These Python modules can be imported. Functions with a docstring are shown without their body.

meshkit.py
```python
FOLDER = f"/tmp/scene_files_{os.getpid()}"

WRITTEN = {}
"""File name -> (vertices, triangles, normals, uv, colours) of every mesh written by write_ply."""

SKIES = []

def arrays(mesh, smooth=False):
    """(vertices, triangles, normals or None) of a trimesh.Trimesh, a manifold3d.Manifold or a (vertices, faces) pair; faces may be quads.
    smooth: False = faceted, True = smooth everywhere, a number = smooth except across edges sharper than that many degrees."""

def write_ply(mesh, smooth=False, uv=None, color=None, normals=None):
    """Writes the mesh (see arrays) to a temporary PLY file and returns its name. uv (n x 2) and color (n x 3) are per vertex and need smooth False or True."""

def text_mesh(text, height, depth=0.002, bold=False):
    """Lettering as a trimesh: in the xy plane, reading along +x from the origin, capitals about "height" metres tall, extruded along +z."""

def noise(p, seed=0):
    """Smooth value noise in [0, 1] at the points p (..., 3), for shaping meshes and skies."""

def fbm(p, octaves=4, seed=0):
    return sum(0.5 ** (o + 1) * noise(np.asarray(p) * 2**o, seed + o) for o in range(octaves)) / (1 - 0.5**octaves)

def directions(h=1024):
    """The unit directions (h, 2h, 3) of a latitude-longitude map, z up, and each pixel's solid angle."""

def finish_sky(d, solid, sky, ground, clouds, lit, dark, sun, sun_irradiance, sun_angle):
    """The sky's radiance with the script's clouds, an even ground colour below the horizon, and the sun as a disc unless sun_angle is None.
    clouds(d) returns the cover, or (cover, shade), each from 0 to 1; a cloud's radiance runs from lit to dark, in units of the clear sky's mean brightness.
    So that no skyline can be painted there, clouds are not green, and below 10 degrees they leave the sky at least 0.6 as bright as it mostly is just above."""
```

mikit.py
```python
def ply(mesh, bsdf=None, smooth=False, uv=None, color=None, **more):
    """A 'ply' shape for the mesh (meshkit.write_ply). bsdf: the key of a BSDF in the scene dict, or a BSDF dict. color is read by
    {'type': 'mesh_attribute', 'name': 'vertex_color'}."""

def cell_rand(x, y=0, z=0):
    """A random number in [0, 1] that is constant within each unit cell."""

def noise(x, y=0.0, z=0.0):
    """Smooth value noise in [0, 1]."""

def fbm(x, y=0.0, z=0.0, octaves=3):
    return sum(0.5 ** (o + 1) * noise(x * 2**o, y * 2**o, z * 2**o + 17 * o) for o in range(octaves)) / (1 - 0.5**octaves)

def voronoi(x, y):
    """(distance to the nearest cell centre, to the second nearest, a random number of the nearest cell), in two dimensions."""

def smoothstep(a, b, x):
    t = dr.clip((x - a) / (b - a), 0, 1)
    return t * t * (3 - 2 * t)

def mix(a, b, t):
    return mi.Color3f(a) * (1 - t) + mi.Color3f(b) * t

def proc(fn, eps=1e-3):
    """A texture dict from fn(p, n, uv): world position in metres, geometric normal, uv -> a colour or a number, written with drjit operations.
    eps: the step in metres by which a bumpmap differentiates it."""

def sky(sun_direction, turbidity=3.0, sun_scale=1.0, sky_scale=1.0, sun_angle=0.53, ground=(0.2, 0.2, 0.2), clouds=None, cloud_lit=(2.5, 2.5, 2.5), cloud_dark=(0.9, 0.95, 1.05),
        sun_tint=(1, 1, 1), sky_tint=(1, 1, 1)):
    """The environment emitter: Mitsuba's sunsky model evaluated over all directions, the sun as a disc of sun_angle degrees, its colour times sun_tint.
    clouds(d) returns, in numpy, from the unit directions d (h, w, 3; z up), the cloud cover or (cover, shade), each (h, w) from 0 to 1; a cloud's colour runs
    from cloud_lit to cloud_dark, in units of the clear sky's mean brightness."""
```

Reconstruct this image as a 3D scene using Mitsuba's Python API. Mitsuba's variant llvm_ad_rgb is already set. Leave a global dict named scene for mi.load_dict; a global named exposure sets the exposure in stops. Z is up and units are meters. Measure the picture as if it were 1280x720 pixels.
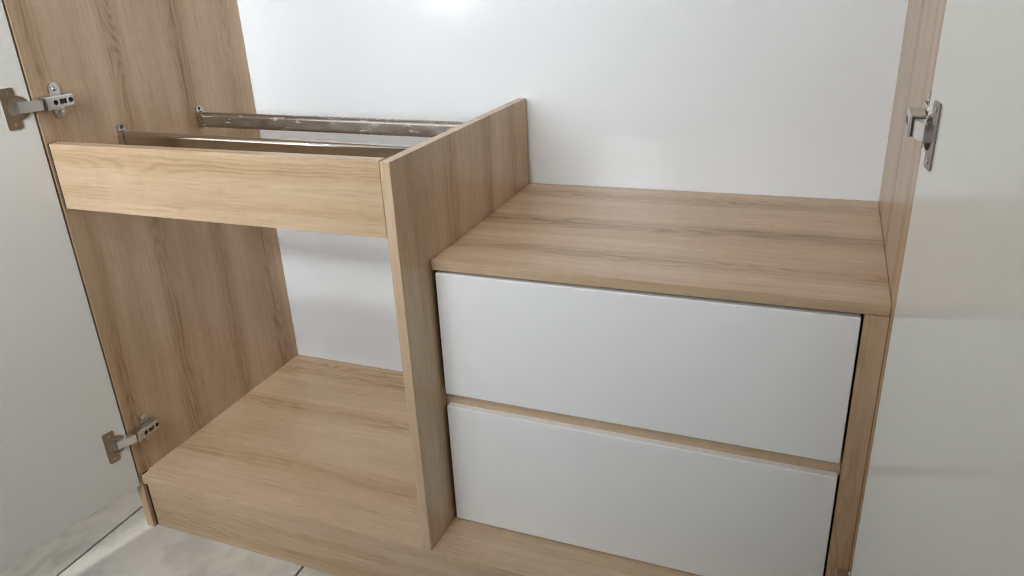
import math, numpy as np, trimesh, manifold3d as m3, mitsuba as mi, drjit as dr
import mikit
from mikit import proc, noise, fbm, smoothstep, mix, cell_rand, voronoi

scene, labels = {}, {}
T = mi.ScalarTransform4f

# ------------------------------------------------------------------ camera, light, exposure
CAM = np.array([1.15726, -0.86268, 1.01742])
ROT = np.array([[0.9233, 0.3805, -0.0526], [0.1055, -0.3829, -0.9178], [-0.3694, 0.8418, -0.3936]])   # rows: right, down, forward
M4 = np.eye(4)
M4[:3, 0], M4[:3, 1], M4[:3, 2], M4[:3, 3] = -ROT[0], -ROT[1], ROT[2], CAM
scene['camera'] = dict(type='perspective', fov=2 * math.degrees(math.atan(640 / 964.6)), fov_axis='x', to_world=T(M4),
                       principal_point_offset_x=20.8 / 1280, near_clip=0.02, far_clip=100.0)
exposure = 0.11
AMBIENT = 0.090
scene['room_light'] = dict(type='constant', radiance=dict(type='rgb', value=[AMBIENT * .99, AMBIENT, AMBIENT * 1.0]))


def emitter(c):
    return dict(type='area', radiance=dict(type='rgb', value=list(map(float, c))))


# ------------------------------------------------------------------ mesh helpers
def rbox(x0, x1, y0, y1, z0, z1, r=0.0008, seg=1):
    """A box whose edges are rounded by r."""
    lo, hi = np.array([x0, y0, z0], float), np.array([x1, y1, z1], float)
    a = np.linspace(0, math.pi / 2, seg + 2)
    dirs = np.unique(np.round([[math.cos(p) * math.cos(q), math.sin(p) * math.cos(q), math.sin(q)] for p in a for q in a], 6), axis=0)
    pts = []
    for s in np.ndindex(2, 2, 2):
        sg = np.array(s) * 2 - 1
        pts.append(np.where(sg > 0, hi, lo) - sg * r + dirs * sg * r)
    return trimesh.convex.convex_hull(np.vstack(pts))


def hull(pts):
    return trimesh.convex.convex_hull(np.asarray(pts, float))


def warp(mesh, fn):
    m = mesh.copy()
    m.vertices = fn(np.asarray(m.vertices))
    if np.linalg.det(np.array([fn(np.array([[1., 0, 0]]))[0] - fn(np.zeros((1, 3)))[0], fn(np.array([[0, 1., 0]]))[0] - fn(np.zeros((1, 3)))[0],
                               fn(np.array([[0, 0, 1.]]))[0] - fn(np.zeros((1, 3)))[0]])) < 0:
        m.faces = m.faces[:, ::-1]
    return m


def cyl(p0, p1, r, n=20):
    return trimesh.creation.cylinder(r, segment=[p0, p1], sections=n)


def man(mesh):
    return m3.Manifold(m3.Mesh(np.asarray(mesh.vertices, np.float32), np.asarray(mesh.faces, np.uint32)))


def tri(m):
    q = m.to_mesh()
    return trimesh.Trimesh(q.vert_properties[:, :3], q.tri_verts, process=True)


def cut(mesh, *tools):
    m = man(mesh)
    for t in tools:
        m = m - man(t)
    return tri(m)


def join(*ms):
    m = man(ms[0])
    for t in ms[1:]:
        m = m + man(t)
    return tri(m)


def put(key, mesh, bsdf, label=None, smooth=30, **more):
    if key in scene:
        k = 1
        while f'{key}_{k:03d}' in scene:
            k += 1
        key = f'{key}_{k:03d}'
    scene[key] = mikit.ply(mesh, bsdf, smooth=smooth, **more)
    if label:
        labels[key] = dict(label=label)
    return key


# ------------------------------------------------------------------ materials
LIGHT, MID, DARK = (0.650, 0.495, 0.345), (0.500, 0.342, 0.202), (0.255, 0.143, 0.066)


def oak(u, v, seed, centres):
    """Oak print: u along the grain, v across it."""
    wob = (noise(u * 2.1 + seed, v * 4.0) - .5) * .026 + (noise(u * 6 + seed, v * 12.0) - .5) * .007
    vw = v + wob
    bands = .50 * noise(vw * 21.0 + seed, u * .55) + .30 * noise(vw * 54.0, u * 1.1 + seed) + .20 * noise(vw * 130.0 + 7, u * 2.4)
    fine = noise(v * 560.0, u * 26.0 + seed)
    fine2 = noise(vw * 230.0, u * 8.0 + seed)
    mottle = fbm(v * 14.0 + 5, u * 6.0 + seed, octaves=2)
    vein = mi.Float(0)
    for c, w, a in centres:
        d = (vw - c) / (w * (1.1 + .9 * noise(u * 2.7 + c * 31, seed)))
        vein = dr.maximum(vein, a * dr.exp(-d * d) * (.55 + .6 * noise(u * 3.1 + seed + c * 40, c * 9)))
    # flame figure: contour lines of a field stretched along the grain, in and near the veins only
    field = noise(vw * 24.0 + seed, u * 2.6 + 3) + .35 * noise(vw * 60.0, u * 6.0) + .05 * noise(v * 90, u * 30)
    ring = dr.power(.5 + .5 * dr.sin(field * 62.0), 2.0)
    area = smoothstep(.30, .85, vein + .35 * noise(u * 2.0 + seed, vw * 6 + 9))
    t = .26 + .44 * (bands - .5) + .39 * vein * (.75 + .5 * fine2) + .34 * ring * area * (.5 + .5 * fine2)
    t = t + .12 * (fine - .5) + .10 * (fine2 - .5) + .24 * (mottle - .5) + .09 * smoothstep(.70, .92, fine)
    t = dr.clip(t, 0, 1.1)
    col = mix(LIGHT, MID, dr.clip(t * 2, 0, 1))
    col = mix(col, DARK, dr.clip(t * 1.5 - .75, 0, 1))
    saw = noise(u * 330.0, v * 26.0) - .5                       # faint marks of the saw across the grain
    return col * (1 + .035 * saw + .06 * (noise(u * 70, v * 260) - .5))


def oak_upright(p, n, uv):
    v = p.x + p.y
    return oak(p.z, v, 3.7, [(.030, .012, .7), (.174, .016, .95), (.330, .014, .9), (.470, .018, .75), (.690, .008, .35),
                             (.815, .013, .85), (.965, .014, .8), (1.09, .018, .6), (1.325, .012, .6), (1.38, .02, .6), (1.55, .02, .8)])


def oak_level(p, n, uv):
    shelf = (p.x > .6366) & (p.z > .45)
    v = p.y + p.z + dr.select(shelf, mi.Float(1.0), mi.Float(0.0))
    # bottom panel: v = .127 + y; fascia: v = z; shelf: v = 1.607 + y
    return oak(p.x, v, 11.3, [(.245, .016, .60), (.425, .018, .62), (.590, .036, .80), (.700, .006, .2), (.757, .010, .50), (.03, .02, .5),
                              (1.775, .014, .85), (1.908, .017, .95), (2.065, .02, .75), (1.69, .02, .3)])


def laminate(base, alpha, ior=1.5):
    """Melamine or lacquer: a coloured core under a clear, slightly rough skin."""
    return dict(type='twosided', bsdf=dict(type='roughplastic', distribution='ggx', alpha=alpha, int_ior=ior, nonlinear=False,
                                           diffuse_reflectance=base if isinstance(base, dict) else dict(type='rgb', value=list(base))))


def faint(base, amount, k):
    """A nearly even paint: slow, barely visible drift and dust."""
    def fn(p, n, uv):
        return mi.Color3f(base) * (1 + amount * (fbm(p.x * k + 3, p.y * k, p.z * k) - .5) + amount * .5 * (noise(p.x * 700, p.y * 700, p.z * 700) - .5))
    return proc(fn)


scene['oak_upright_finish'] = laminate(proc(oak_upright), .075)
scene['oak_level_finish'] = laminate(proc(oak_level), .085)
scene['white_board'] = laminate(faint((.765, .80, .82), .02, 3), .02)
scene['white_door'] = laminate(faint((.70, .705, .665), .02, 3), .015)
scene['white_front'] = laminate(faint((.89, .895, .89), .02, 3), .08)
scene['gap_shade'] = laminate((.022, .018, .014), .5)  # near-black that stands in for the shade inside the side gap
scene['raw_board'] = laminate((.42, .34, .25), .4)


def metal(c, rough):
    return dict(type='twosided', bsdf=dict(type='principled', base_color=dict(type='rgb', value=list(c)), metallic=1.0, roughness=rough))


scene['nickel'] = metal((.58, .55, .52), .16)
scene['bright_nickel'] = metal((.86, .85, .83), .30)
scene['brown_plate'] = metal((.36, .31, .255), .34)  # brown metal of the cup flange
scene['cup_steel'] = metal((.42, .385, .35), .35)
scene['dark_steel'] = dict(type='twosided', bsdf=dict(type='principled', base_color=dict(type='rgb', value=[.035, .032, .03]), roughness=.45))
scene['rail_steel'] = metal((.54, .51, .47), .13)


def scuffs(p, n, uv):
    a = fbm(p.x * 110 + 2, p.z * 300, p.y * 220, octaves=3)
    patch = smoothstep(.42, .62, noise(p.x * 14 + 5, p.z * 40))
    return smoothstep(.70, .79, a + .07 * patch) * .5


def film_rough(p, n, uv):
    return .18 + .35 * fbm(p.x * 40, p.z * 60, p.y * 60)


scene['scuffed_rail_steel'] = dict(type='blendbsdf', weight=proc(scuffs),
    a=dict(type='twosided', bsdf=dict(type='principled', base_color=dict(type='rgb', value=[.40, .365, .325]), metallic=1.0, roughness=proc(film_rough))),
    b=dict(type='twosided', bsdf=dict(type='principled', base_color=dict(type='rgb', value=[.72, .70, .66]), roughness=.35)))


def marble(p, n, uv):
    ix, iy = dr.floor((p.x + .075) / .4295), dr.floor((p.y - .13) / .4295)
    ox, oy = cell_rand(ix, iy, 1) * 9, cell_rand(ix, iy, 2) * 9
    x, y = p.x + ox, p.y + oy
    w = fbm(x * 5, y * 5, octaves=3)
    cloud = .6 * fbm(x * 9 + w * 2.2, y * 9 - w * 1.5, octaves=4) + .4 * fbm(x * 38 + w * 3, y * 38, octaves=3)
    vein = 1 - dr.abs(fbm(x * 4 + w * 1.5, y * 4, octaves=4) - .5) * 12
    c = mix((.73, .70, .625), (.585, .565, .51), smoothstep(.35, .7, cloud))
    return mix(c, (.42, .415, .395), dr.clip(vein, 0, 1) * .55)


scene['marble_tile'] = laminate(proc(marble), .10)
scene['grout'] = laminate((.10, .095, .085), .5)

# ------------------------------------------------------------------ floor (the setting)
floor = trimesh.creation.box((9, 9, .02))
floor.apply_translation((.6, -1.0, -.016))
scene['floor'] = mikit.ply(floor, 'grout')
labels['floor'] = dict(label='pale marbled tile floor with dark joints under the wardrobe', kind='structure')
P, J = .4295, .0042
for i in range(-4, 6):
    for j in range(-6, 3):
        x0, y0 = -.075 + i * P, .13 + j * P
        put('floor__tile', rbox(x0 + J / 2, x0 + P - J / 2, y0 + J / 2, y0 + P - J / 2, -.006, 0, .0012), 'marble_tile')

# ------------------------------------------------------------------ wardrobe carcass
W1, W1R, WR = .6211, .6368, 1.2568          # divider faces, inner face of the right side
D, ZB, ZS, YS = .5188, .1268, .6070, .0857  # back panel, top of the bottom panel, top of the shelf, front of shelf and drawers
TOP = 2.10
Wd = 'wardrobe__'
labels['wardrobe'] = dict(label='open oak and white wardrobe with two drawers, metal rails and both doors open', category='wardrobe')
put(Wd + 'side_panel', rbox(-.018, 0, 0, D, 0, TOP), 'oak_upright_finish', 'left oak side panel carrying two hinges')
put(Wd + 'side_panel', rbox(WR, WR + .018, 0, D, 0, TOP), 'oak_upright_finish', 'right oak side panel beside the shelf over the drawers')
put(Wd + 'back_panel', rbox(-.018, WR + .018, D + .0004, D + .0084, .02, TOP, .0004), 'white_board', 'glossy white back panel')
put(Wd + 'top_panel', rbox(.0004, WR - .0004, .002, D - .0004, TOP - .018, TOP - .0006), 'oak_level_finish')
put(Wd + 'bottom_panel', rbox(.0040, WR - .0006, 0, D - .0004, ZB - .0187, ZB), 'oak_level_finish')
put(Wd + 'plinth', rbox(.0045, WR - .0006, .0075, .0255, .0006, ZB - .0199), 'oak_level_finish', 'long oak plinth board standing on the floor tiles')
r = .0008
dv = []
for y, zt in ((0, .7775), (D - .0004, .7712)):
    for x in (W1, W1R):
        for ex, ey, ez in ((r, 0, r), (0, r, r), (r, r, 0)):
            sx, sy = (1 if x == W1 else -1), (1 if y == 0 else -1)
            dv.append((x + sx * ex, y + sy * ey, zt - ez))
            dv.append((x + sx * ex, y + sy * ey, ZB + .0004 + ez * .2))
put(Wd + 'divider', hull(dv), 'oak_upright_finish', 'upright oak divider between the open bay and the drawers')
sh = []
for x, dz in ((W1R + .0004, 0), (WR - .0004, .0036)):
    for y in (YS, D - .0004):
        for z in (ZS, ZS - .0153):
            sx, sy, sz = (1 if dz == 0 else -1), (1 if y == YS else -1), (-1 if z == ZS else 1)
            for ex, ey, ez in ((r, 0, r), (0, r, r), (r, r, 0)):
                sh.append((x + sx * ex, y + sy * ey, z + dz + sz * ez))
put(Wd + 'shelf', hull(sh), 'oak_level_finish', 'oak shelf above the two white drawers')
put(Wd + 'fascia', rbox(.0064, W1 - .0006, .0006, .0186, .6693, .7786), 'oak_level_finish', 'pale oak fascia board across the top of the left bay')
put(Wd + 'filler_strip', rbox(1.2286, WR - .0004, YS + .0006, YS + .0186, ZB + .0004, .5945), 'oak_upright_finish', 'narrow oak strip right of the drawers')
put(Wd + 'drawer_rail', rbox(W1R + .0004, 1.2280, YS + .0120, YS + .0300, .3465, .3860), 'oak_level_finish', 'thin oak rail between the upper and lower drawer')

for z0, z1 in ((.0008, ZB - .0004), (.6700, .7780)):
    put(Wd + 'added_gap_strip', rbox(.0002, .0038 if z0 < .1 else .0060, .0040 if z0 > .1 else .0078, .0190, z0, z1, .0002), 'gap_shade')  # added black strips: shade of the gap put into colour
put(Wd + 'added_gap_strip', rbox(.0002, .0038, .0195, D - .0006, ZB - .0180, ZB - .0003, .0002), 'oak_level_finish')

# drawers: front with rounded edges and a box behind it
for k, (zl0, zl1, zr0, zr1) in enumerate(((.3775, .5872, .3745, .5895), (.1285, .3548, .1285, .3515))):
    nm = Wd + ('drawer' if k == 0 else 'drawer_001')
    labels[nm] = dict(label='upper white drawer under the oak shelf' if k == 0 else 'lower white drawer above the bottom panel')
    f = rbox(.6432, 1.2258, YS, YS + .018, 0, 1, .0018, 3)
    v = np.asarray(f.vertices).copy()
    tx = (v[:, 0] - .6432) / (1.2258 - .6432)
    # move the two ends to their heights (the front hangs a little out of true)
    lo, hi = zl0 + (zr0 - zl0) * tx, zl1 + (zr1 - zl1) * tx
    v[:, 2] = np.where(v[:, 2] < .5, lo + v[:, 2], hi - 1 + v[:, 2])
    f.vertices = v
    put(nm + '__front', f, 'white_front')
    z0, z1 = max(zl0, zr0) + .02, min(zl1, zr1) - .03
    x0, x1, y0, y1 = .660, 1.205, YS + .0185, D - .03
    put(nm + '__side', rbox(x0, x0 + .015, y0, y1, z0, z1), 'raw_board')
    put(nm + '__side', rbox(x1 - .015, x1, y0, y1, z0, z1), 'raw_board')
    put(nm + '__back', rbox(x0 + .0155, x1 - .0155, y1 - .015, y1, z0, z1), 'raw_board')
    put(nm + '__base', rbox(x0 + .0155, x1 - .0155, y0, y1 - .0155, z0 + .004, z0 + .010), 'raw_board')

# ------------------------------------------------------------------ doors and hinges
DOOR_W, DZ0, DZ1 = .640, .1062, 2.09
HINGES = (.8405, .2145)


def frame(side):
    ang = math.radians(102 if side > 0 else 98)
    d = np.array([math.cos(ang) * side, -math.sin(ang), 0])
    n = np.array([-d[1], d[0], 0]) * side
    corner = np.array([0.0002, -.0045, 0]) if side > 0 else np.array([1.2505, -.0045, 0])

    def on_door(q):                    # (s from the hinge edge, z, t above the inner face)
        return corner + q[:, :1] * d + q[:, 1:2] * np.array([0, 0, 1.]) + q[:, 2:3] * n

    def on_panel(q):                   # (y, z, h above the side panel's face)
        q = np.asarray(q, float)
        x = q[:, 2] if side > 0 else WR - q[:, 2]
        return np.stack([x, q[:, 0], q[:, 1]], 1)
    return on_door, on_panel


def half_round(s, z, rad, t0, t1, n=28):
    return cyl((s, z, t0), (s, z, t1), rad, n)


for side in (1, -1):
    on_door, on_panel = frame(side)
    slab = rbox(0, DOOR_W, DZ0, DZ1, -.018, 0, .0011, 1)
    for zc in HINGES:
        slab = cut(slab, half_round(.0215, zc, .0172, -.0118, .01))
    put(Wd + 'door', warp(slab, on_door), 'white_door', 'left white door swung open, seen from inside' if side > 0 else 'right glossy white door swung open, reflecting the shelf')
    for zc in HINGES:
        up = zc > .5
        nm = Wd + 'hinge'
        k = sum(1 for q in labels if q.startswith(Wd + 'hinge'))
        nm += f'_{k:03d}' if k else ''
        labels[nm] = dict(label=('upper' if up else 'lower') + ' metal hinge on the ' + ('left' if side > 0 else 'right') + ' door')
        # cup sunk in the door, with its flange
        ring = cut(half_round(.0215, zc, .0171, -.0115, .0008), half_round(.0215, zc, .0158, -.0022, .01))
        plate = trimesh.util.concatenate([])
        pl = hull([(s, zc + dz, t) for s0, s1, dz in ((.0235, .0415, .0318), (.0215, .0435, .0295)) for s in (s0, s1) for dz in (dz, -dz) for t in (.0002, .0017)])
        pl = cut(pl, half_round(.0215, zc, .0158, -.01, .01), *[half_round(.0325, zc + q * .0240, .0021, -.01, .01, 16) for q in (1, -1)])
        lip = cut(half_round(.0215, zc, .0185, .0002, .0017, 36), half_round(.0215, zc, .0158, -.01, .01))
        put(nm + '__cup', warp(ring, on_door), 'cup_steel')
        put(nm + '__cup_flange', warp(join(pl, lip), on_door), 'brown_plate')
        for q in (1, -1):
            scr = cut(half_round(.0325, zc + q * .0240, .0030, .0004, .0026, 18), rbox(.0325 - .0022, .0325 + .0022, zc + q * .024 - .0005, zc + q * .024 + .0005, .0018, .004, .0001))
            put(nm + '__screw', warp(scr, on_door), 'nickel')
        # knuckle from the cup to the arm
        a = on_door(np.array([(s, zc + dz, t) for s in (.0100, .0235) for dz in (-.0085, .0085) for t in (-.006, .0065 if s > .02 else .0090)]))
        b = on_panel([(y, zc + dz, h) for y in (-.0020, .0035) for dz in (-.0080, .0080) for h in (.0075, .0160)])
        put(nm + '__knuckle', hull(np.vstack([a, b])), 'bright_nickel')
        # arm: tapered channel with slots and screws
        arm = hull([(y, zc + w * q, h) for y, w, h0, h1 in ((.0050, .0098, .006, .0180), (.0062, .0104, .006, .0190), (.058, .0090, .004, .0180), (.0640, .0070, .004, .0130)) for q in (-1, 1) for h in (h0, h1)]
                   + [(y, zc + w * q, h) for y, w, h in ((.007, .0088, .0203), (.057, .0074, .0192)) for q in (-1, 1)])
        tools = [cyl((y, zc + dz, .0150), (y, zc + dz, .03), rr, 18) for y, dz, rr in ((.0235, 0, .0042), (.0520, 0, .0044))]
        tools += [rbox(.0310, .0440, zc - .0040, zc + .0040, .0140, .03, .001), rbox(-.01, .0560, zc - .0070, zc + .0070, -.01, .0120, .0005)]
        put(nm + '__arm', warp(cut(arm, *tools), on_panel), 'nickel')
        for y in (.0235, .0370, .0520):
            s = cyl((y, zc, .0110), (y, zc, .0172), .0034, 16)
            s = cut(s, rbox(y - .0026, y + .0026, zc - .0006, zc + .0006, .0158, .02, .0001), rbox(y - .0006, y + .0006, zc - .0026, zc + .0026, .0158, .02, .0001))
            put(nm + '__screw', warp(s, on_panel), 'dark_steel')
        # mounting plate: cross with two wings
        parts = [rbox(.016, .060, zc - .0060, zc + .0060, .0002, .0110, .0008)]
        wing = rbox(.0295, .0495, zc - .0215, zc + .0215, .0002, .0032, .0006)
        parts += [wing] + [cyl((.0395, zc + q * .0200, .0002), (.0395, zc + q * .0200, .0032), .0090, 28) for q in (1, -1)]
        mp = cut(join(*parts), *[cyl((.0330, zc + q * .0215, -.01), (.0330, zc + q * .0215, .01), .0014, 12) for q in (1, -1)])
        put(nm + '__mounting_plate', warp(mp, on_panel), 'nickel')
        for q in (1, -1):
            y, z = .0405, zc + q * .0195
            s = cut(trimesh.creation.icosphere(2, .0046).apply_scale((1, 1, .55)).apply_translation((y, z, .0030)), rbox(y - .003, y + .003, z - .0006, z + .0006, .0040, .01, .0001),
                    rbox(y - .0006, y + .0006, z - .003, z + .003, .0040, .01, .0001))
            put(nm + '__screw', warp(s, on_panel), 'nickel')

# ------------------------------------------------------------------ hanging rails
def stadium(h, w, n=12):
    a = np.linspace(0, math.pi, n)
    top = np.stack([w / 2 * np.cos(a), h / 2 - w / 2 + w / 2 * np.sin(a)], 1)
    return np.vstack([top, -top])


def oval_bar(x0, x1, y, z0, z1, h, w, steps=24):
    prof = stadium(h, w)
    xs = np.linspace(x0, x1, steps)
    rings = [np.stack([np.full(len(prof), x), y + prof[:, 0], z0 + (z1 - z0) * (x - x0) / (x1 - x0) + prof[:, 1]], 1) for x in xs]
    return trimesh.convex.convex_hull(np.vstack([rings[0], rings[-1]]))


for k, (y, z0, z1, mat, lab) in enumerate(((.152, .7525, .7475, 'rail_steel', 'front oval metal rail just behind the fascia'),
                                           (.348, .7490, .7440, 'scuffed_rail_steel', 'rear oval metal rail with torn white film scuffs'))):
    nm = Wd + ('rail' if k == 0 else 'rail_001')
    labels[nm] = dict(label=lab)
    put(nm + '__tube', oval_bar(.004, W1 - .004, y, z0, z1, .030, .016), mat, smooth=40)
    for x, sg, z in ((0, 1, z0), (W1, -1, z1)):
        body = oval_bar(x + sg * .0003, x + sg * .012, y, z, z, .0345, .0205)
        body = cut(body, oval_bar(x + sg * .0030, x + sg * .02, y, z, z, .0306, .0166))
        ear = hull([(x + sg * t, y + w, z + h) for t in (.0003, .0026) for w, h in ((-.0085, .010), (.0085, .010), (-.0085, .022), (.0085, .022), (-.005, .0275), (.005, .0275))])
        put(nm + '__end_support', join(body, ear), 'nickel')
        s = cut(trimesh.creation.icosphere(2, .0036).apply_scale((.6, 1, 1)).apply_translation((x + sg * .0026, y, z + .0222)),
                rbox(x + sg * .0048 - .0012, x + sg * .0048 + .0012, y - .0005, y + .0005, z + .0196, z + .0248, .0001))
        put(nm + '__screw', s, 'dark_steel')

# ------------------------------------------------------------------ ceiling lamp and added light helpers, outside the frame
def light_panel(key, c, ux, uy, radiance, label, cat):
    """An added light panel: frame and glowing diffuser; ux, uy are half extents, it shines along ux x uy."""
    c, ux, uy = (np.asarray(q, float) for q in (c, ux, uy))
    n = np.cross(ux, uy)
    n /= np.linalg.norm(n)
    v = np.array([c - ux - uy, c + ux - uy, c + ux + uy, c - ux + uy])
    scene[key + '__diffuser'] = mikit.ply((v, np.array([[0, 1, 2], [0, 2, 3]])), 'white_front', emitter=emitter(radiance))
    a = [c + n * t + sx * ux * 1.05 + sy * uy * 1.05 for t in (-.03, -.004) for sx in (-1, 1) for sy in (-1, 1)]
    put(key + '__housing', hull(a), 'white_front')
    labels[key] = dict(label=label, category=cat)


SOFT_N = np.array([-.54, .80, .52]) / np.linalg.norm([-.54, .80, .52])
SOFT_U = np.cross(SOFT_N, [0, 0, -1.]) / np.linalg.norm(np.cross(SOFT_N, [0, 0, 1.]))
SOFT_V = np.cross(SOFT_N, SOFT_U)
light_panel('added_soft_panel', (.30, -1.62, 1.40), SOFT_U * .40, SOFT_V * .48, (16.3, 17.0, 17.9), 'wide added soft light panel in front of the wardrobe, standing in for an unseen window', 'lamp')  # added panel, yawed and tilted so light falls off to the lower right
light_panel('added_glint_panel', (-.71, -2.0, .935), (-.10, 0, 0), (0, 0, .125), (20, 20, 19.2), 'small added light panel beyond the left door, for a glint on the back panel', 'lamp')  # added only to make the bright spot on the back panel


def shaded_lamp(key, at, to, radius, shade_r, shade_l, radiance):
    at, to = np.asarray(at, float), np.asarray(to, float)
    w = (to - at) / np.linalg.norm(to - at)
    u = np.cross(w, [1, 0, 0])
    u /= np.linalg.norm(u)
    v = np.cross(w, u)

    def place_(m):
        m = m.copy()
        m.vertices = at + np.asarray(m.vertices) @ np.array([u, v, w])
        return m
    a = np.arange(40) * math.pi / 20
    disc = np.vstack([np.stack([radius * np.cos(a), radius * np.sin(a), a * 0], 1), [[0, 0, 0]]])
    i = np.arange(40)
    scene[key + '__bulb'] = mikit.ply(place_(trimesh.Trimesh(disc, np.stack([i, (i + 1) % 40, i * 0 + 40], 1), process=False)), 'dark_steel', emitter=emitter(radiance))
    sh = trimesh.creation.annulus(shade_r, shade_r + .003, shade_l, sections=48)
    sh.apply_translation((0, 0, shade_l / 2 - .01))
    put(key + '__shade', place_(sh), 'dark_steel')  # deep tube added to cut the beam and shape its falloff
    put(key + '__cap', place_(cyl((0, 0, -.05), (0, 0, -.012), shade_r * .98, 40)), 'dark_steel')
    labels[key] = dict(label='round lamp with a deep dark shade added to narrow the beam', category='lamp')


shaded_lamp('ceiling_lamp', (.58, -1.75, 2.50), (.22, .3, .92), .08, .115, .32, (330, 333, 331))
shaded_lamp('ceiling_lamp_001', (-.30, -.10, 2.45), (-.20, -.11, 0), .14, .20, .20, (92, 90, 84))  # added fill to brighten the floor strip beside the left door
labels['ceiling_lamp']['label'] = 'round lamp with a deep dark shade added to narrow the beam'
labels['ceiling_lamp_001']['label'] = 'added round fill light with a beam shade, brightening the floor left of the wardrobe'
